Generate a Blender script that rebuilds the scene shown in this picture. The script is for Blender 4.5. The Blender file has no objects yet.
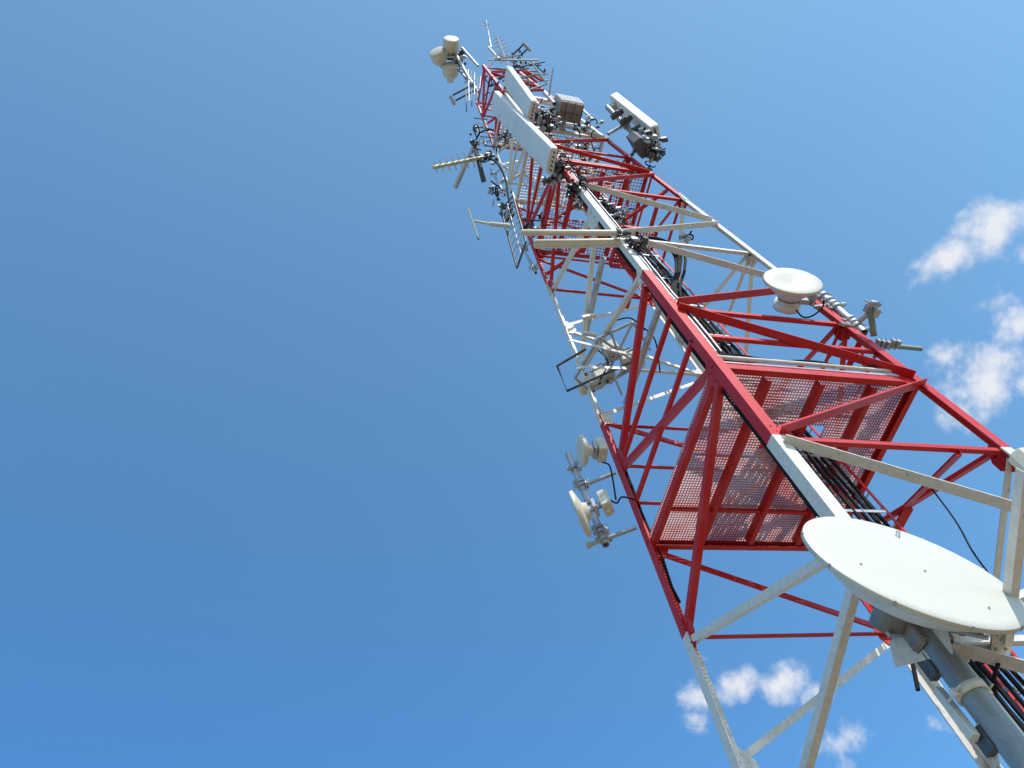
import bpy, math, random
from mathutils import Vector, Matrix
random.seed(7)
C = bpy.context.scene.collection
S = 2.4                      # tower side at the mesh platform, metres
EYE = 1.6
HP, TAP = 2.627, 0.0795
CAM = Vector((1.939 * S, -2.172 * S, EYE))
RR = Matrix(((0.19534848, 0.96156631, -0.1929487), (-0.84297093, 0.0640762, -0.53412943), (-0.50123744, 0.26699152, 0.82308964)))
F = 829.55

def H(h): return h * S + EYE                      # level in tower sides above the eye -> metres
def half(z): return .5 * S * (1 - TAP * ((z - EYE) / S - HP))
SG = {'A': (1, -1), 'B': (-1, -1), 'C': (1, 1), 'D': (-1, 1)}
def leg(l, z):
    s = half(z); return Vector((SG[l][0] * s, SG[l][1] * s, z))
def at(px, py, x=None, y=None, z=None, d=None):   # a bearing from the survey point met with a plane of the tower
    r = RR.transposed() @ Vector(((px - 512) / F, (py - 384) / F, 1)); r.normalize()
    if x is not None: k = (x * S - CAM.x) / r.x
    elif y is not None: k = (y * S - CAM.y) / r.y
    elif z is not None: k = (H(z) - CAM.z) / r.z
    else: k = d * S
    return CAM + r * k
X, Y, Z = Vector((1, 0, 0)), Vector((0, 1, 0)), Vector((0, 0, 1))
def az(deg, el=0):
    a, e = math.radians(deg), math.radians(el)
    return Vector((math.cos(a) * math.cos(e), math.sin(a) * math.cos(e), math.sin(e)))

# ------------------------------------------------------------------ materials
def mat(name, col, rough=.5, metal=0., var=.0, col2=None, scale=6., bump=0., spec=.5, thr=(.45, .65), streak=1., rust=0.):
    m = bpy.data.materials.new(name); m.use_nodes = True
    n = m.node_tree.nodes; l = m.node_tree.links; b = n['Principled BSDF']
    b.inputs['Roughness'].default_value = rough; b.inputs['Metallic'].default_value = metal
    b.inputs['Specular IOR Level'].default_value = spec
    tc = n.new('ShaderNodeTexCoord'); mp = n.new('ShaderNodeMapping'); l.new(tc.outputs['Object'], mp.inputs[0])
    mp.inputs['Scale'].default_value = (1, 1, streak)
    nz = n.new('ShaderNodeTexNoise'); nz.inputs['Scale'].default_value = scale; nz.inputs['Detail'].default_value = 6
    l.new(mp.outputs[0], nz.inputs[0])
    mr = n.new('ShaderNodeMapRange'); mr.inputs[1].default_value = thr[0]; mr.inputs[2].default_value = thr[1]
    l.new(nz.outputs[0], mr.inputs[0])
    mx = n.new('ShaderNodeMix'); mx.data_type = 'RGBA'
    c2 = col2 or tuple(c * (1 - var) for c in col)
    mx.inputs[6].default_value = (*col, 1); mx.inputs[7].default_value = (*c2, 1)
    l.new(mr.outputs[0], mx.inputs[0])
    nf = n.new('ShaderNodeTexNoise'); nf.inputs['Scale'].default_value = scale * 9; nf.inputs['Detail'].default_value = 4
    l.new(tc.outputs['Object'], nf.inputs[0])
    m2 = n.new('ShaderNodeMix'); m2.data_type = 'RGBA'; m2.blend_type = 'MULTIPLY'; m2.inputs[0].default_value = .06 if 'radome' in name else (.35 if var or col2 else .12)
    l.new(mx.outputs[2], m2.inputs[6]); l.new(nf.outputs[0], m2.inputs[7])
    out = m2.outputs[2]
    if rust:                                       # small rust stains that run downwards
        mp2 = n.new('ShaderNodeMapping'); l.new(tc.outputs['Object'], mp2.inputs[0]); mp2.inputs['Scale'].default_value = (1, 1, .22)
        nr = n.new('ShaderNodeTexNoise'); nr.inputs['Scale'].default_value = 21; nr.inputs['Detail'].default_value = 5; l.new(mp2.outputs[0], nr.inputs[0])
        r3 = n.new('ShaderNodeMapRange'); r3.inputs[1].default_value = .64; r3.inputs[2].default_value = .74; r3.inputs[4].default_value = rust; l.new(nr.outputs[0], r3.inputs[0])
        mg = n.new('ShaderNodeMix'); mg.data_type = 'RGBA'; l.new(r3.outputs[0], mg.inputs[0]); l.new(out, mg.inputs[6]); mg.inputs[7].default_value = (.17, .075, .04, 1); out = mg.outputs[2]
    l.new(out, b.inputs['Base Color'])
    rr = n.new('ShaderNodeMapRange'); rr.inputs[3].default_value = max(.05, rough - .1); rr.inputs[4].default_value = min(1, rough + .12)
    l.new(nf.outputs[0], rr.inputs[0]); l.new(rr.outputs[0], b.inputs['Roughness'])
    if bump:
        bp = n.new('ShaderNodeBump'); bp.inputs['Strength'].default_value = bump; bp.inputs['Distance'].default_value = .004
        l.new(nf.outputs[0], bp.inputs['Height']); l.new(bp.outputs[0], b.inputs['Normal'])
    return m
M = {
 'red': mat('red_paint', (.56, .012, .014), .48, 0, 0, (.58, .05, .05), 3.2, .25, spec=.35, thr=(.45, .8), rust=.7, streak=.4),
 'redmesh': mat('chalky_red_paint', (.58, .15, .15), .5, 0, 0, (.72, .45, .44), 2.0, .2, thr=(.35, .6)),
 'white': mat('white_paint', (.72, .685, .63), .5, 0, 0, (.60, .56, .49), 2.6, .2, rust=.55, thr=(.5, .85), streak=.4),
 'galv': mat('galvanised_steel', (.50, .52, .54), .45, .55, 0, (.36, .38, .41), 9, .3),
 'dark': mat('dark_fittings', (.10, .105, .12), .5, .3, .4, None, 12, .3),
 'black': mat('black_cable_jacket', (.014, .014, .017), .75, 0, .2, None, 12, spec=.15),
 'radome': mat('radome_plastic', (.505, .495, .44), .55, 0, 0, (.495, .48, .42), 1.5, thr=(.4, .9), spec=.3, streak=.35),
 'cream': mat('cream_fibreglass', (.70, .65, .53), .5, 0, 0, (.58, .52, .41), 5, thr=(.4, .8)),
 'slate': mat('weathered_galvanised_steel', (.30, .315, .335), .5, .35, 0, (.19, .20, .22), 7, .35, streak=.3),
 'panel': mat('panel_grey_white', (.78, .765, .74), .42, 0, 0, (.68, .69, .70), 1.5),
 'brown': mat('brown_enclosure', (.30, .27, .24), .5, .2, .3, None, 5, .2),
 'green': mat('green_grey_tube', (.23, .30, .24), .5, .2, .3, None, 8, .2),
 'yellow': mat('yellowed_boom', (.55, .52, .33), .5, .1, .2, None, 8),
 'soil': mat('dry_ground', (.34, .28, .20), .95, 0, 0, (.24, .21, .13), .35, .6, thr=(.4, .6)),
 'concrete': mat('concrete', (.42, .40, .37), .85, 0, .25, None, 3, .4),
}

# ------------------------------------------------------------------ mesh builder
class MB:
    def __init__(s): s.v, s.f, s.m, s.sm = [], [], [], []
    def add(s, vs, fs, mi=0, smooth=False):
        o = len(s.v); s.v += [tuple(v) for v in vs]
        for f in fs: s.f.append(tuple(i + o for i in f)); s.m.append(mi); s.sm.append(smooth)
        return s
    def loft(s, r0, r1, mi=0, caps=True):
        n = len(r0); fs = [(i, (i + 1) % n, n + (i + 1) % n, n + i) for i in range(n)]
        if caps: fs += [tuple(range(n))[::-1], tuple(range(n, 2 * n))]
        return s.add(list(r0) + list(r1), fs, mi)
    def box(s, c, a, b, d, mi=0, bev=0.):         # centre, three half-axis vectors
        if bev > 0:
            def ring(k, q):
                la, lb = a.length, b.length; ua, ub = a / la, b / lb; o = []
                for sx, sy in ((1, 1), (-1, 1), (-1, -1), (1, -1)):
                    pts = [(sx * (la - q), sy * (lb - q - bev)), (sx * (la - q - bev), sy * (lb - q))]
                    if sx * sy < 0: pts.reverse()
                    o += [c + d.normalized() * k + ua * p[0] + ub * p[1] for p in pts]
                return o
            L = d.length; rs = [ring(-L, bev), ring(-L + bev, 0), ring(L - bev, 0), ring(L, bev)]
            n = 8; vs = sum(rs, []); fs = [tuple(range(n))[::-1], tuple(range(3 * n, 4 * n))]
            for k in range(3): fs += [(k * n + i, k * n + (i + 1) % n, (k + 1) * n + (i + 1) % n, (k + 1) * n + i) for i in range(n)]
            return s.add(vs, fs, mi)
        vs = [c + a * i + b * j + d * k for k in (-1, 1) for j in (-1, 1) for i in (-1, 1)]
        return s.add(vs, [(0, 2, 3, 1), (4, 5, 7, 6), (0, 1, 5, 4), (2, 6, 7, 3), (0, 4, 6, 2), (1, 3, 7, 5)], mi)
    def bar(s, p, q, w, t, side=None, mi=0, bev=0.):   # rectangular bar from p to q, w along side, t across
        d = q - p; u = d.normalized(); sd = side if side is not None else (Z if abs(u.z) < .9 else X)
        a = (sd - u * sd.dot(u)).normalized(); b = u.cross(a)
        return s.box((p + q) / 2, a * w / 2, b * t / 2, d / 2, mi, bev)
    def tube(s, pts, r, n=10, mi=0, open_end=False, wall=.006):
        pts = [Vector(p) for p in pts]; rings = []
        u = (pts[1] - pts[0]).normalized(); a = u.cross(Z if abs(u.z) < .9 else X).normalized()
        for i, p in enumerate(pts):
            d = (pts[min(i + 1, len(pts) - 1)] - pts[max(i - 1, 0)]).normalized()
            a = (a - d * a.dot(d)).normalized(); b = d.cross(a)
            rr = r[i] if isinstance(r, (list, tuple)) else r
            rings.append([p + (a * math.cos(2 * math.pi * k / n) + b * math.sin(2 * math.pi * k / n)) * rr for k in range(n)])
        vs = sum(rings, []); fs = []
        for k in range(len(pts) - 1): fs += [(k * n + i, k * n + (i + 1) % n, (k + 1) * n + (i + 1) % n, (k + 1) * n + i) for i in range(n)]
        s.add(vs, fs, mi, True)
        if not open_end:
            s.add(rings[0], [tuple(range(n))[::-1]], mi); s.add(rings[-1], [tuple(range(n))], mi)
        else:
            rr = r if not isinstance(r, (list, tuple)) else r[0]
            for (e, o) in ((rings[0], pts[0]), (rings[-1], pts[-1])):
                inn = [o + (v - o) * (1 - wall / rr) for v in e]; deep = [v + (pts[1] - pts[0]).normalized() * (.25 if o == pts[0] else -.25) for v in inn]
                s.add(e + inn + deep, [(i, (i + 1) % n, n + (i + 1) % n, n + i) for i in range(n)] + [(n + i, n + (i + 1) % n, 2 * n + (i + 1) % n, 2 * n + i) for i in range(n)] + [tuple(range(2 * n, 3 * n))], mi)
        return s
    def lathe(s, c, axis, prof, n=40, mi=0, smooth=True):   # prof: (distance along axis, radius)
        axis = axis.normalized(); a = axis.cross(Z if abs(axis.z) < .9 else X).normalized(); b = axis.cross(a)
        vs, fs = [], []
        for (k, r) in prof: vs += [c + axis * k + (a * math.cos(2 * math.pi * i / n) + b * math.sin(2 * math.pi * i / n)) * max(r, 1e-4) for i in range(n)]
        for k in range(len(prof) - 1): fs += [(k * n + i, (k + 1) * n + i, (k + 1) * n + (i + 1) % n, k * n + (i + 1) % n) for i in range(n)]
        return s.add(vs, fs, mi, smooth)
    def angle(s, p, q, n, w, t, out=False, mi=0, top=False):   # rolled L section, one flange in the face of normal n, the other across it
        u = (q - p).normalized(); v = n.cross(u).normalized()
        if v.z > 0: v = -v
        if abs(v.z) < 1e-3: v = -Z
        if top: v = -v
        k = n if out else -n
        def ring(o): return [o - v * w / 2, o + v * w / 2, o + v * w / 2 + k * w, o + v * (w / 2 - t) + k * w, o + v * (w / 2 - t) + k * t, o - v * w / 2 + k * t]
        return s.loft(ring(p), ring(q), mi)
    def build(s, name, mats, parent=None, autosmooth=True):
        me = bpy.data.meshes.new(name); 
        loc = parent.matrix_world_loc if False else None
        org = Vector((0, 0, 0))
        if parent is not None: org = Vector(parent.get('_org', (0, 0, 0)))
        elif s.v:
            lo = [min(v[i] for v in s.v) for i in range(3)]; hi = [max(v[i] for v in s.v) for i in range(3)]
            org = Vector(((lo[0] + hi[0]) / 2, (lo[1] + hi[1]) / 2, lo[2]))
        me.from_pydata([tuple(Vector(v) - org) for v in s.v], [], s.f)
        for m_ in (mats if isinstance(mats, (list, tuple)) else [mats]): me.materials.append(M[m_])
        me.polygons.foreach_set('material_index', s.m); me.polygons.foreach_set('use_smooth', s.sm)
        import bmesh
        bm = bmesh.new(); bm.from_mesh(me); bmesh.ops.recalc_face_normals(bm, faces=bm.faces[:]); bm.to_mesh(me); bm.free()
        me.update(); o = bpy.data.objects.new(name, me); C.objects.link(o)
        if parent is not None: o.parent = parent
        else: o.location = org
        o['_org'] = tuple(org)
        return o
def tag(o, label=None, cat=None, group=None, kind=None):
    for k, v in (('label', label), ('category', cat), ('group', group), ('kind', kind)):
        if v: o[k] = v
    return o
def thing(name, loc, label, cat, group=None):
    o = bpy.data.objects.new(name, None); C.objects.link(o); o.location = loc; o['_org'] = tuple(loc); o.empty_display_size = .2
    return tag(o, label, cat, group)

# ------------------------------------------------------------------ ground
g = MB(); R0 = 4000; g.add([(-R0, -R0, 0), (R0, -R0, 0), (R0, R0, 0), (-R0, R0, 0)], [(0, 1, 2, 3)])
tag(g.build('ground', 'soil'), 'dry bare ground around the tower', None, None, 'structure')
for l in 'ABCD':
    p = leg(l, 0); b = MB(); b.box(Vector((p.x, p.y, .17)), X * .38, Y * .38, Z * .165, 0, .03); b.box(Vector((p.x, p.y, .345)), X * .2, Y * .2, Z * .008, 0)
    for sx in (-1, 1):
        for sy in (-1, 1): b.tube([Vector((p.x + sx * .14, p.y + sy * .14, .35)), Vector((p.x + sx * .14, p.y + sy * .14, .42))], .014, 6)
    o = b.build('concrete_footing', 'concrete')
    tag(o, {'A': 'concrete footing under the tower leg nearest the camera', 'B': 'concrete footing under the left tower leg', 'C': 'concrete footing under the right tower leg', 'D': 'concrete footing under the farthest tower leg'}[l], 'footing', 'concrete footings of the tower')

# ------------------------------------------------------------------ the lattice tower
LV = [-.55, 0.1, .68, 1.18, 1.54, 2.11, 2.63, 3.20, 3.62, 4.14, 4.62, 5.13, 5.67, 6.17, 6.67, 7.17, 7.67, 8.17, 8.67, 9.2, 9.7]
IP = 6                                             # index of the mesh platform level
BANDS = [(-.66, .6, 'red'), (.6, 2.11, 'white'), (2.11, 3.62, 'red'), (3.62, 5.13, 'white'), (5.13, 6.67, 'red'), (6.67, 8.17, 'white'), (8.17, 9.75, 'red')]
def colour(h):
    for a, b, c in BANDS:
        if a <= h < b: return c
    return 'red'
tower = thing('lattice_tower', (0, 0, 0), 'tall square steel lattice tower painted in red and white bands', 'lattice tower')
def flange(z): return .122 if z < H(2.11) else (.112 if z < H(3.62) else (.088 if z < H(5.13) else (.08 if z < H(6.67) else .065)))
for l in 'ABCD':
    sx, sy = SG[l]; b = MB()
    hs = sorted(set([-.66 + .0] + [x for a, c, _ in BANDS for x in (a, c)]))
    def ring(z, w, t):
        p = leg(l, z); q = lambda dx, dy: Vector((p.x - sx * dx, p.y - sy * dy, z))
        r = [q(0, 0), q(w, 0), q(w, t), q(t, t), q(t, w), q(0, w)]
        return r if sx * sy > 0 else r[::-1]
    for a, c, col in BANDS:
        z0, z1 = max(H(a), .353), H(c); w = flange((z0 + z1) / 2)
        b.loft(ring(z0, w, .016), ring(z1 - .002, w, .016), 0 if col == 'red' else 1)
        # splice plates with bolts just above each joint, inside the flanges
    b.build('leg', ['red', 'white'], tower)
    for a, c, col in BANDS[(5 if l == 'A' else 3):]:
        z0 = H(a); w = flange(z0 + .1); b = MB()
        for ax in (0, 1):
            p = leg(l, z0); n = Vector((sx, 0, 0)) if ax == 0 else Vector((0, sy, 0)); u = Vector((0, -sy, 0)) if ax == 0 else Vector((-sx, 0, 0))
            cc = p + u * (w / 2) + n * .0075; b.box(cc, u * (w * .44), n * .005, Vector((-sx * TAP / 2, -sy * TAP / 2, 1)) * .17)
            for i in range(4):
                for j in (-1, 1):
                    o = cc + Vector((0, 0, -.13 + i * .087)) + u * (j * w * .24) + n * .004
                    b.tube([o, o + n * .016], .012, 6)
        b.build('splice_plate', ['white' if col == 'red' and random.random() < .2 else col], tower)

FACES = {'AB': ('A', 'B', -Y), 'AC': ('A', 'C', X), 'BD': ('B', 'D', -X), 'CD': ('C', 'D', Y)}
def node(l, i, n, inset): 
    p = leg(l, H(LV[i])); return p - n * inset
def odd(l, face, i):
    even_first = {'AB': 'A', 'AC': 'C', 'BD': 'B', 'CD': 'D'}[face]
    return (l == even_first) == (i % 2 == IP % 2)
def bw(h): return .098 if h < 3.7 else (.085 if h < 5.2 else .07)
def cut(p, q, a, b2):
    u = (q - p).normalized(); return p + u * a, q - u * b2
for fc, (l0, l1, n) in FACES.items():
    for i in range(len(LV) - 1):
        lo, hi = (l0, l1) if odd(l0, fc, i) else (l1, l0)
        p, q = node(lo, i, n, .021), node(hi, i + 1, n, .021)
        hm = (LV[i] + LV[i + 1]) / 2; w = bw(hm) * (1 if fc == 'AC' else .74); p, q = cut(p, q, .08, .08)
        p.z += .03; q.z -= .03
        b = MB(); b.angle(p, q, n, w, .009, fc in ('AC', 'BD'), 0, fc == 'BD'); b.build('diagonal_brace', colour(hm), tower)
    for i in range(len(LV)):
        # gusset at every diagonal node
        l = l0 if odd(l0, fc, i) else l1
        other = l1 if l == l0 else l0
        p = leg(l, H(LV[i])); u = (leg(other, H(LV[i])) - p).normalized(); w = flange(p.z)
        b = MB(); c0 = p - n * .0185
        hgt = .24 if LV[i] < 5.2 else .15; wd = w + (.12 if LV[i] < 5.2 else .07)
        if (l, i) == ('A', 10): wd += .12; hgt = .34
        pts = [c0 + u * .02 + Z * hgt * .8, c0 + u * wd * .6 + Z * hgt * .8, c0 + u * wd + Z * hgt * .25, c0 + u * wd - Z * hgt * .25, c0 + u * wd * .6 - Z * hgt * .8, c0 + u * .02 - Z * hgt * .8]
        b.loft(pts, [x - n * .010 for x in pts], 0)
        for zz in (-.55, -.25, .25, .55):
            for uu in (.35, .7):
                o = c0 + u * wd * uu * (1 if abs(zz) < .4 else .75) + Z * hgt * zz - n * .010
                b.tube([o, o - n * .012], .008, 6)
                o2 = o + n * .010; b.tube([o2, o2 + n * .021], .008, 6)
        b.build('gusset_plate', colour(LV[i] + .01), tower)
# horizontals, thinner
HZ = {'AC': [3, 5, 7, 9, 11, 13, 15, 17, 19, 20], 'BD': [3, 5, 7, 9, 11, 12, 13, 15, 17, 19, 20], 'AB': [7, 20, 17, 15, 19, 12, 13], 'CD': [7, 9, 11, 13, 15, 17, 20, 12]}
EXTRA = {'AC': [2.92], 'AB': [2.92], 'BD': [2.92, 3.55], 'CD': [2.92]}
def horizontal(fc, h, w=.048):
    l0, l1, n = FACES[fc]; p, q = leg(l0, H(h)) - n * .030, leg(l1, H(h)) - n * .030
    p, q = cut(p, q, .05, .05); b = MB(); b.angle(p, q, n, w if h < 5.2 else w * .8, .007, False); b.build('horizontal_brace', colour(h + (-.005 if abs(h - 3.62) < .1 else .005)), tower)
for fc, ii in HZ.items():
    for i in ii: horizontal(fc, LV[i])
    for h in EXTRA[fc]: horizontal(fc, h, .046)
# secondary braces: a strut from the +x horizontal to the middle of the far diagonal, and a short knee at the far leg
def strut(p, q, w, col='red', n=X):
    b = MB(); b.angle(p, q, n, w, .008, False); b.build('secondary_brace', col, tower)
s5 = half(H(2.11))
pm = (leg('C', H(2.11)) + leg('D', H(2.63))) / 2
strut(at(961, 452, x=s5 / S - .02), pm + Vector((-.02, -.05, 0)), .07, 'red', Y)
strut(at(846, 638, x=-s5 / S + .02), leg('D', H(2.36)) + Vector((.03, -.09, 0)), .05, 'red', X)
strut(pm, at(882, 556, y=s5 / S - .03), .12, 'red', Y)
#([a0 + Vector((.1, 0, .06)), a0 + Vector((-.12, 0, .02)), a0 + Vector((-.14, 0, -.16)), a0 + Vector((-.04, 0, -.2))][::-1], [v + Y * .012 for v in [a0 + Vector((.1, 0, .06)), a0 + Vector((-.12, 0, .02)), a0 + Vector((-.14, 0, -.16)), a0 + Vector((-.04, 0, -.2))][::-1]])

# ---- the open mesh platform
def platform(h, mtl, meshmtl, hole=None, pitch=.034, frame_w=.062, joists=(-.25, 0, .25), out=0.0):
    z = H(h); s = half(z) + .035 + out
    pf = MB()
    pz = .085 if frame_w > .06 and h < 3 else .06
    for (p, q, n) in ((Vector((-s, -s, z)), Vector((s, -s, z)), -Y), (Vector((s, -s, z)), Vector((s, s, z)), X), (Vector((s, s, z)), Vector((-s, s, z)), Y), (Vector((-s, s, z)), Vector((-s, -s, z)), -X)):
        u = (q - p).normalized(); p2, q2 = p + u * .03 - n * .06, q - u * .03 - n * .06
        k = u.cross(Z)
        # channel section: web and two flanges
        for (dz, dn, ww, hh) in ((0, 0, .008, pz), (-pz / 2 + .004, -frame_w / 2, frame_w, .008), (pz / 2 - .004, -frame_w / 2, frame_w, .008)):
            c0 = (p2 + q2) / 2 + Z * dz + n * dn * 1.0; pf.box(c0, n * ww / 2, Z * (hh / 2 - (.0006 if dn == 0 else 0)), (q2 - p2) / 2 - u * (.002 if abs(n.x) > .5 else .1))
    root = pf.build('platform', mtl, tower)
    for j in joists:
        b = MB(); b.box(Vector((0, j * 2 * s, z - .005)), X * (s - .16), Y * .004, Z * .05); b.box(Vector((0, j * 2 * s + .028, z - .052)), X * (s - .16), Y * .028, Z * .0045)
        b.build('joist', mtl, root)
    b = MB(); zt = z + .075; n = int(2 * (s - .06) / pitch); a = s - .06
    def inside(x, y): return hole and hole[0] < x < hole[1] and hole[2] < y < hole[3]
    for k in range(n + 1):
        c0 = -a + k * 2 * a / n
        segs = [(-a, a)]
        if hole and hole[0] < c0 < hole[1]: segs = [(-a, hole[2]), (hole[3], a)]
        for (y0, y1) in segs:
            if y1 - y0 > .05: b.box(Vector((c0, (y0 + y1) / 2, zt)), X * .0046, Y * (y1 - y0) / 2, Z * .0115)
        segs = [(-a, a)]
        if hole and hole[2] < c0 < hole[3]: segs = [(-a, hole[0]), (hole[1], a)]
        for (x0, x1) in segs:
            if x1 - x0 > .05: b.box(Vector(((x0 + x1) / 2, c0, zt + .002)), X * (x1 - x0) / 2, Y * .0034, Z * .008)
    b.build('grating', meshmtl, root)
    if hole and h > 5:
        b = MB()
        for (p, q) in (((hole[0], hole[2]), (hole[1], hole[2])), ((hole[0], hole[3]), (hole[1], hole[3]))):
            b.box(Vector(((p[0] + q[0]) / 2, p[1], z + .02)), X * (q[0] - p[0] + .1) / 2, Y * .004, Z * .045)
        for x in (hole[0], hole[1]): b.box(Vector((x, (hole[2] + hole[3]) / 2, z + .02)), X * .004, Y * (hole[3] - hole[2] - .02) / 2, Z * .043)
        b.build('hatch_frame', mtl, root)
    return root
platform(2.63, 'red', 'redmesh', hole=(.16, .50, -.30, .38))
platform(5.75, 'red', 'redmesh', hole=(-.2, .5, -.4, .3), pitch=.06, frame_w=.05)
platform(6.75, 'white', 'white', hole=(-.2, .4, -.4, .2), pitch=.06, frame_w=.05)
platform(8.2, 'white', 'white', hole=(-.2, .3, -.3, .2), pitch=.06, frame_w=.06, joists=(0,))
b = MB()   # cross bar under the platform and the pale pipe along its +x edge
zz = H(2.63)
b.box(Vector((-.62, 0, zz - .01)), X * .02, Y * 1.17, Z * .02); b.build('cross_bar', 'red', tower)
b = MB(); e = half(zz) - .02
b.tube([Vector((e, -e + .06, zz + .16)), Vector((e, 0, zz + .165)), Vector((e, e - .1, zz + .15))], .022, 10); b.build('handrail', 'white', tower)

# ---- caged ladder / cable ladder inside, leaning with the legs
def inner(x, y, h):                                  # a point that follows the taper
    k = (1 - TAP * (h - HP)); return Vector((x * S * k, y * S * k, H(h)))
lad = thing('cable_ladder', inner(.13, 0, -.5), 'galvanised cable ladder climbing through the middle of the tower', 'cable ladder')
for xo, yo in ((.13, -.11), (.13, .13)):
    b = MB(); b.bar(inner(xo, yo, -.6), inner(xo, yo, 9.3), .05, .012, X); b.build('rail', 'galv', lad)
for k in range(74):
    h = -.5 + k * .13; b = MB(); b.bar(inner(.13, -.11, h), inner(.13, .13, h), .03, .02, Z); b.build('rung', 'galv', lad)
for k in range(26):
    h = -.4 + k * .36; b = MB(); b.bar(inner(.172, -.115, h), inner(.172, .125, h), .035, .008, Z); b.build('cable_hanger', 'galv', lad)
cl = thing('climbing_ladder', inner(-.1, .26, -.5), 'red climbing ladder with thin rungs beside the black cables', 'ladder')
for xo in (-.02, .09):
    b = MB(); b.bar(inner(xo, .24, -.6), inner(xo, .24, 8.6), .035, .01, Y); b.build('rail', 'red', cl)
for k in range(96):
    h = -.5 + k * .095; b = MB(); b.tube([inner(-.02, .24, h), inner(.09, .24, h)], .009, 6); b.build('rung', 'galv', cl)
def smooth(pts):
    o = []; P_ = [pts[0]] + list(pts) + [pts[-1]]
    for i in range(1, len(P_) - 2):
        a, b_, c, d = P_[i - 1], P_[i], P_[i + 1], P_[i + 2]
        for k in range(6):
            t = k / 6; o.append(.5 * ((2 * b_) + (c - a) * t + (2 * a - 5 * b_ + 4 * c - d) * t * t + (3 * b_ - a - 3 * c + d) * t ** 3))
    return o + [pts[-1]]
def cable(pts, r, label, group=None, name='coaxial_cable', n=8, m='black'):
    if len(pts) < 12: pts = smooth(pts)
    b = MB(); b.tube(pts, r, n); o = b.build(name, m); tag(o, label, 'cable', group); return o
def run(x, y, h0, h1, r, wob=.006, step=.25):
    pts = []; h = h0
    while h < h1:
        pts.append(inner(x + random.uniform(-wob, wob), y + random.uniform(-wob, wob), h)); h += step
    pts.append(inner(x, y, h1)); return pts
for k in range(13):
    y = -.095 + k * .0165; top = 9.0 if k % 3 == 0 else (6.6 if k % 3 == 1 else 5.6)
    cable(run(.155 + (k % 2) * .012, y, -.6, top, .016), .011 + .006 * (k % 2), 'black coaxial cable strapped to the ladder inside the tower', 'black cables on the inner ladder')
for k in range(6):
    cable(run(.115, -.09 + k * .035, -.6, 4.6 + .6 * k, .016), .014, 'thick black feeder on the back of the inner cable ladder', 'feeders behind the inner ladder')
for k in range(4):    # the run behind the near leg
    hid = (.478 - .012 * (k % 3), -.478 + .012 * (k // 3)); pts = run(*hid, -.6, .9, .002, .001) + run(.425 - k * .006, -.462, 1.5, 6.0, .014, .004)
    cable(pts, .011, 'black cable climbing just behind the nearest tower leg', 'cables behind the near leg')
for k in range(4):
    cable(run(.492 - .0, -.455 + k * .012, 2.75, 5.6, .010, .003, .12), .010 + .002 * (k % 2), 'thin cable tied along the bright side of the nearest leg', 'cables on the near leg', m='galv' if k % 2 else 'black')
for k in range(4):    # black bundle that leaves the ladder under the white section
    a0 = inner(.15, -.05 + k * .02, 3.55); d = .012 * k
    pts = [a0, at(672 + 3 * k, 296, x=.2), at(676 + 3 * k, 270, x=.22), at(672 + 3 * k, 252, x=.26), at(655 + 2 * k, 242 - k, x=.34), at(636, 240 - k, x=.42)]
    pts = [p_ + Vector((0, random.uniform(-.03, .03), random.uniform(-.03, .03))) for p_ in pts]
    cable(pts, .022, 'thick black cable bending from the ladder towards the cream tubes', 'black cables bending to the cream tubes')
cable([at(925, 480, z=2.3), at(955, 520, z=2.0), at(975, 555, z=1.8), at(1010, 600, z=1.6)], .008, 'thin loose cable slanting down behind the large dish', None)
for k, (a0, b0, cc) in enumerate((((600, 462), (612, 475), (616, 500)), ((608, 500), (622, 497), (636, 500)))):
    cable([at(a0[0] + 2, a0[1], d=4.0), at(a0[0] + 9, a0[1] + 3, d=4.0), at(*b0, d=4.02), at(*cc, d=4.02)], .010, ['black jumper looping from the upper small dish radio to the left leg', 'black jumper from the lower dish radio to the left leg'][k], None)
b = MB(); pts = run(-.492, -.455, 2.3, 3.35, .01, .004, .08); b.tube(pts, .018, 7); tag(b.build('coaxial_cable', 'black'), 'black cable strapped down the outside of the left leg', 'cable')
pts = [Vector((e + .01, -e + .1 + k * (2 * e - .3) / 9, zz + .19 + .03 * math.sin(k * 1.7))) for k in range(10)]
cable(pts, .011, 'black cable lying along the pale rail of the mesh platform')
pts = [at(690 + 12 * k, 340 + 22 * math.sin(min(k, 4) * .38), x=.46) for k in range(10)]
cable(pts, .009, 'thin black cable drooping beside the nearest leg above the platform')

# ------------------------------------------------------------------ antennas
def clampset(b, p, r, u=Z, mi=0):
    a = u.cross(X if abs(u.x) < .9 else Y).normalized(); c = u.cross(a)
    b.lathe(p - u * .025, u, [(0, r + .002), (0, r + .018), (.05, r + .018), (.05, r + .002)], 16, mi)
    for k in (a, -a): b.box(p + k * (r + .03), k * .022, c * .014, u * .024, mi); b.tube([p + k * (r + .035) - c * .06, p + k * (r + .035) + c * .07], .007, 6, mi)
def mount_pipe(p, q, r, label, arms=(), group=None, m='galv', am='galv', name='mounting_pipe', armr=.03):
    t = thing(name, p, label, 'mounting pipe', group)
    b = MB(); b.tube([p, q], r, 20, open_end=True); b.build('pipe', m, t)
    for (a0, a1) in arms:
        b = MB(); b.tube([a0, a1], armr, 12, open_end=True); b.build('arm', am, t)
        u = (q - p).normalized(); k = p + u * (a0 - p).dot(u)
        b = MB(); clampset(b, k, r, u); b.build('clamp', 'galv', t)
    return t

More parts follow.
